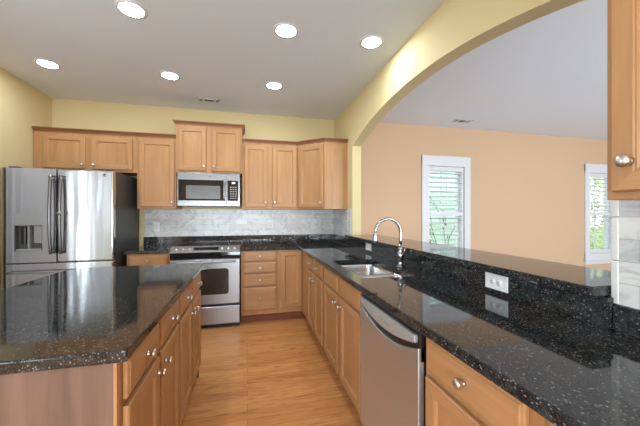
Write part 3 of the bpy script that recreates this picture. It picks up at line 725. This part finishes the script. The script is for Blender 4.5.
for r in range(6):
    for c in range(3): MB().box(0.610+c*0.030, 0.630+c*0.030, -0.4018, -0.400, 0.094+r*0.028, 0.106+r*0.028).build('button', 'grey_plastic', cpn)
MB().box(0.09, MWW-0.09, -0.33, -0.10, -0.004, 0.008).build('grease_filter', 'black_plastic', t)

# ------------------------------------------------------------------ dishwasher
DW0, DWW = -2.658, 0.610
t = thing('dishwasher', 'stainless steel dishwasher under the granite counter beside the sink cabinet', 'dishwasher', (RX, DW0, 0), R90)
MB().box(0.004, DWW-0.004, 0.0, 0.55, 0.105, 0.868).build('tub_body', 'black_plastic', t)
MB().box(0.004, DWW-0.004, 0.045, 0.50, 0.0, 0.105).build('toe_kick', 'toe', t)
N = 24
def arc_z(x, zs, zm): u = (x/DWW-0.5)*2; return zm+(zs-zm)*u*u
xs = [0.004+(DWW-0.008)*k/N for k in range(N+1)]
poly = [(x, 0.118) for x in (xs[0], xs[-1])]+[(x, arc_z(x, 0.800, 0.738)) for x in reversed(xs)]
MB().prism(poly, -0.028, -0.001, 0, 0.003, axes='xzy', seg=2).build('door', 'steel_dw', t)
MB().box(0.004, DWW-0.004, -0.018, -0.001, 0.745, 0.868, 0, 0.002).build('control_strip', 'black_plastic', t)
xs2 = [0.022+(DWW-0.044)*k/N for k in range(N+1)]
poly = [(x, 0.8455) for x in (xs2[0], xs2[-1])]+[(x, arc_z(x, 0.822, 0.772)) for x in reversed(xs2)]
pod = MB().prism(poly, -0.034, -0.017, 0, 0.004, axes='xzy', seg=2).build('control_pod', 'steel_pod', t)
for k in range(7): MB().box(0.15+k*0.035, 0.165+k*0.035, -0.0352, -0.0335, 0.806, 0.812).build('button', 'grey_plastic', pod)

# ------------------------------------------------------------------ sink and faucet
t = thing('kitchen_sink', 'double-bowl stainless undermount sink set in the granite counter', 'sink', ((SX0+SX1)/2, (SY0+SY1)/2, 0.876))
def bowl(y0, y1, depth):
    hx = (SX1-SX0)/2+0.004; bm_ = bmesh.new()
    def loop(x0, x1, a, b, r, z):
        return [bm_.verts.new((x, y, z)) for x, y in rrect(x0, x1, a, b, r)]
    L = [loop(-hx-0.02, hx+0.02, y0-0.012, y1+0.012, 0.05, -0.0005), loop(-hx, hx, y0, y1, 0.05, -0.0005), loop(-hx+0.004, hx-0.004, y0+0.004, y1-0.004, 0.05, -0.02),
         loop(-hx+0.010, hx-0.010, y0+0.010, y1-0.010, 0.05, -depth+0.03), loop(-hx+0.035, hx-0.035, y0+0.035, y1-0.035, 0.045, -depth)]
    for a, b in zip(L[:-1], L[1:]):
        n = len(a)
        for i in range(n): bm_.faces.new((a[i], a[(i+1) % n], b[(i+1) % n], b[i]))
    bm_.faces.new(L[-1]); bmesh.ops.recalc_face_normals(bm_, faces=bm_.faces[:])
    for f in bm_.faces: f.normal_flip()
    m_ = MB(); m_.merge(bm_, 0, True); o_ = m_.build('bowl', 'steel_sink', t)
    MB().lathe([(0.0, 0.001), (0.018, 0.002), (0.030, 0.003), (0.042, 0.005), (0.044, 0.0)], (0, (y0+y1)/2, -depth), n=18).build('drain', 'chrome', o_)
hy = (SY1-SY0)/2
bowl(-0.085, hy+0.004, 0.20); bowl(-hy-0.004, -0.111, 0.17)

t = thing('faucet', 'polished chrome gooseneck kitchen faucet behind the double sink', 'faucet', (1.132, -2.225, 0.9145))
MB().lathe([(0.0, 0.0), (0.031, 0.0), (0.031, 0.006), (0.024, 0.012), (0.020, 0.022), (0.0175, 0.045), (0.0235, 0.062), (0.0255, 0.085), (0.0230, 0.112), (0.0165, 0.125), (0.0195, 0.132), (0.0195, 0.140), (0.0140, 0.150), (0.0130, 0.170), (0.0, 0.170)], n=20).build('body', 'chrome', t)
AR_ = 0.104; HZ = 0.262
pts = [(0, 0, 0.165), (0, 0, 0.20), (0, 0, HZ)]+[(-AR_+AR_*math.cos(a), 0, HZ+AR_*math.sin(a)) for a in [PI*k/16*1.02 for k in range(1, 17)]]
MB().tube(pts, 0.0108, 12).build('gooseneck_spout', 'chrome', t)
MB().lathe([(0.012, 0.0), (0.0145, -0.012), (0.0145, -0.018), (0.013, -0.024), (0.0185, -0.052), (0.0225, -0.074), (0.019, -0.078), (0.0, -0.078)], (-2*AR_, 0, HZ+0.004), n=16).build('spray_head', 'chrome', t)
mb = MB(); mb.lathe([(0.0, 0), (0.010, 0), (0.009, 0.022), (0.0, 0.024)], (0, -0.020, 0.098), (0, -1, 0), 12); mb.tube([(0, -0.040, 0.10), (0.002, -0.052, 0.118), (0.004, -0.060, 0.150)], [0.006, 0.0055, 0.004], 8)
mb.build('lever_handle', 'chrome', t)

# ------------------------------------------------------------------ outlets
def outlet(loc, rz, label, wide=False, group='white outlet plates'):
    t = thing('outlet', label, 'outlet', loc, rz, group)
    W_, H_ = (0.138, 0.078) if wide else (0.072, 0.116)
    pl = MB().box(-W_/2, W_/2, -0.006, 0, -H_/2, H_/2, 0, 0.0025).build('cover_plate', 'plastic', t)
    for s in (-1, 1):
        cx_, cz_ = (s*0.021, 0) if wide else (0, s*0.021)
        rc = MB().lathe([(0.0, 0), (0.0165, 0), (0.0160, 0.0015), (0.0, 0.0016)], (cx_, -0.0058, cz_), (0, -1, 0), 18).build('receptacle', 'plastic', pl)
        mb = MB()
        for q in (-1, 1):
            if wide: mb.box(cx_-0.001, cx_+0.006, -0.0080, -0.0072, cz_+q*0.006-0.001, cz_+q*0.006+0.001)
            else: mb.box(cx_+q*0.006-0.001, cx_+q*0.006+0.001, -0.0080, -0.0072, cz_-0.001, cz_+0.006)
        mb.box(cx_-0.009, cx_-0.005, -0.0080, -0.0072, cz_-0.002, cz_+0.002) if wide else mb.box(cx_-0.002, cx_+0.002, -0.0080, -0.0072, cz_-0.009, cz_-0.005)
        mb.build('slots', 'slot', rc)
    return t
outlet((-1.152, -0.0105, 1.150), 0, 'white outlet plate on the tile left of the range')
outlet((0.317, -0.0105, 1.175), 0, 'white outlet plate on the tile right of the range')
outlet((1.2195, -1.410, 0.980), R90, 'white outlet plate on the granite bar face beyond the faucet', True)
outlet((1.2195, -3.036, 0.973), R90, 'large white outlet plate on the granite bar face nearest the camera', True)

# ------------------------------------------------------------------ ceiling fittings
def downlight(x, y, label):
    t = thing('recessed_light', label, 'ceiling light', (x, y, ZC), 0, 'lit recessed ceiling lights')
    MB().lathe([(0.074, -0.001), (0.074, -0.006), (0.080, -0.008), (0.096, -0.005), (0.098, -0.0005)], n=32).build('trim_ring', 'white', t)
    MB().lathe([(0.0735, -0.0065), (0.05, -0.0085), (0.0, -0.0095)], n=32).build('lens', 'lens', t)
for x, y, s in ((-0.776, -1.985, 'recessed light above the island, front row, leftmost of its three'), (0.288, -2.000, 'middle recessed light of the front row of three'),
                (0.986, -2.015, 'recessed light of the front row closest to the arched wall'), (-1.822, -0.968, 'recessed light nearest the left wall corner above the refrigerator'),
                (-0.767, -0.985, 'middle recessed light of the back row, left of the ceiling vent'), (0.281, -0.998, 'recessed light of the back row right of the kitchen ceiling vent')):
    downlight(x, y, s)
def vent(x, y, w_, d_, label):
    t = thing('ceiling_vent', label, 'vent', (x, y, ZC), 0, 'ceiling air vents')
    mb = MB(); b_ = 0.018
    for q in ((-w_/2, w_/2, -d_/2, -d_/2+b_), (-w_/2, w_/2, d_/2-b_, d_/2), (-w_/2, -w_/2+b_, -d_/2, d_/2), (w_/2-b_, w_/2, -d_/2, d_/2)): mb.box(q[0], q[1], q[2], q[3], -0.008, -0.0005)
    for xx in (-w_*0.26, w_*0.26): mb.box(xx-0.012, xx+0.012, -d_/2, d_/2, -0.0078, -0.0005)
    mb.build('vent_frame', 'white', t)
    MB().box(-w_/2+0.01, w_/2-0.01, -d_/2+0.01, d_/2-0.01, -0.002, -0.0005).build('vent_core', 'vent_grey', t)
    n = int((w_-0.04)/0.02)
    for k in range(n):
        xx = -w_/2+0.024+k*0.02
        MB().box(xx, xx+0.006, -d_/2+b_, d_/2-b_, -0.0065, -0.002).build('vent_blade', 'grey_plastic', t)
vent(-0.462, -0.385, 0.26, 0.11, 'white ceiling vent in the kitchen above the microwave cabinet')
vent(3.15, -0.43, 0.28, 0.13, 'white ceiling vent in the room beyond the arch')
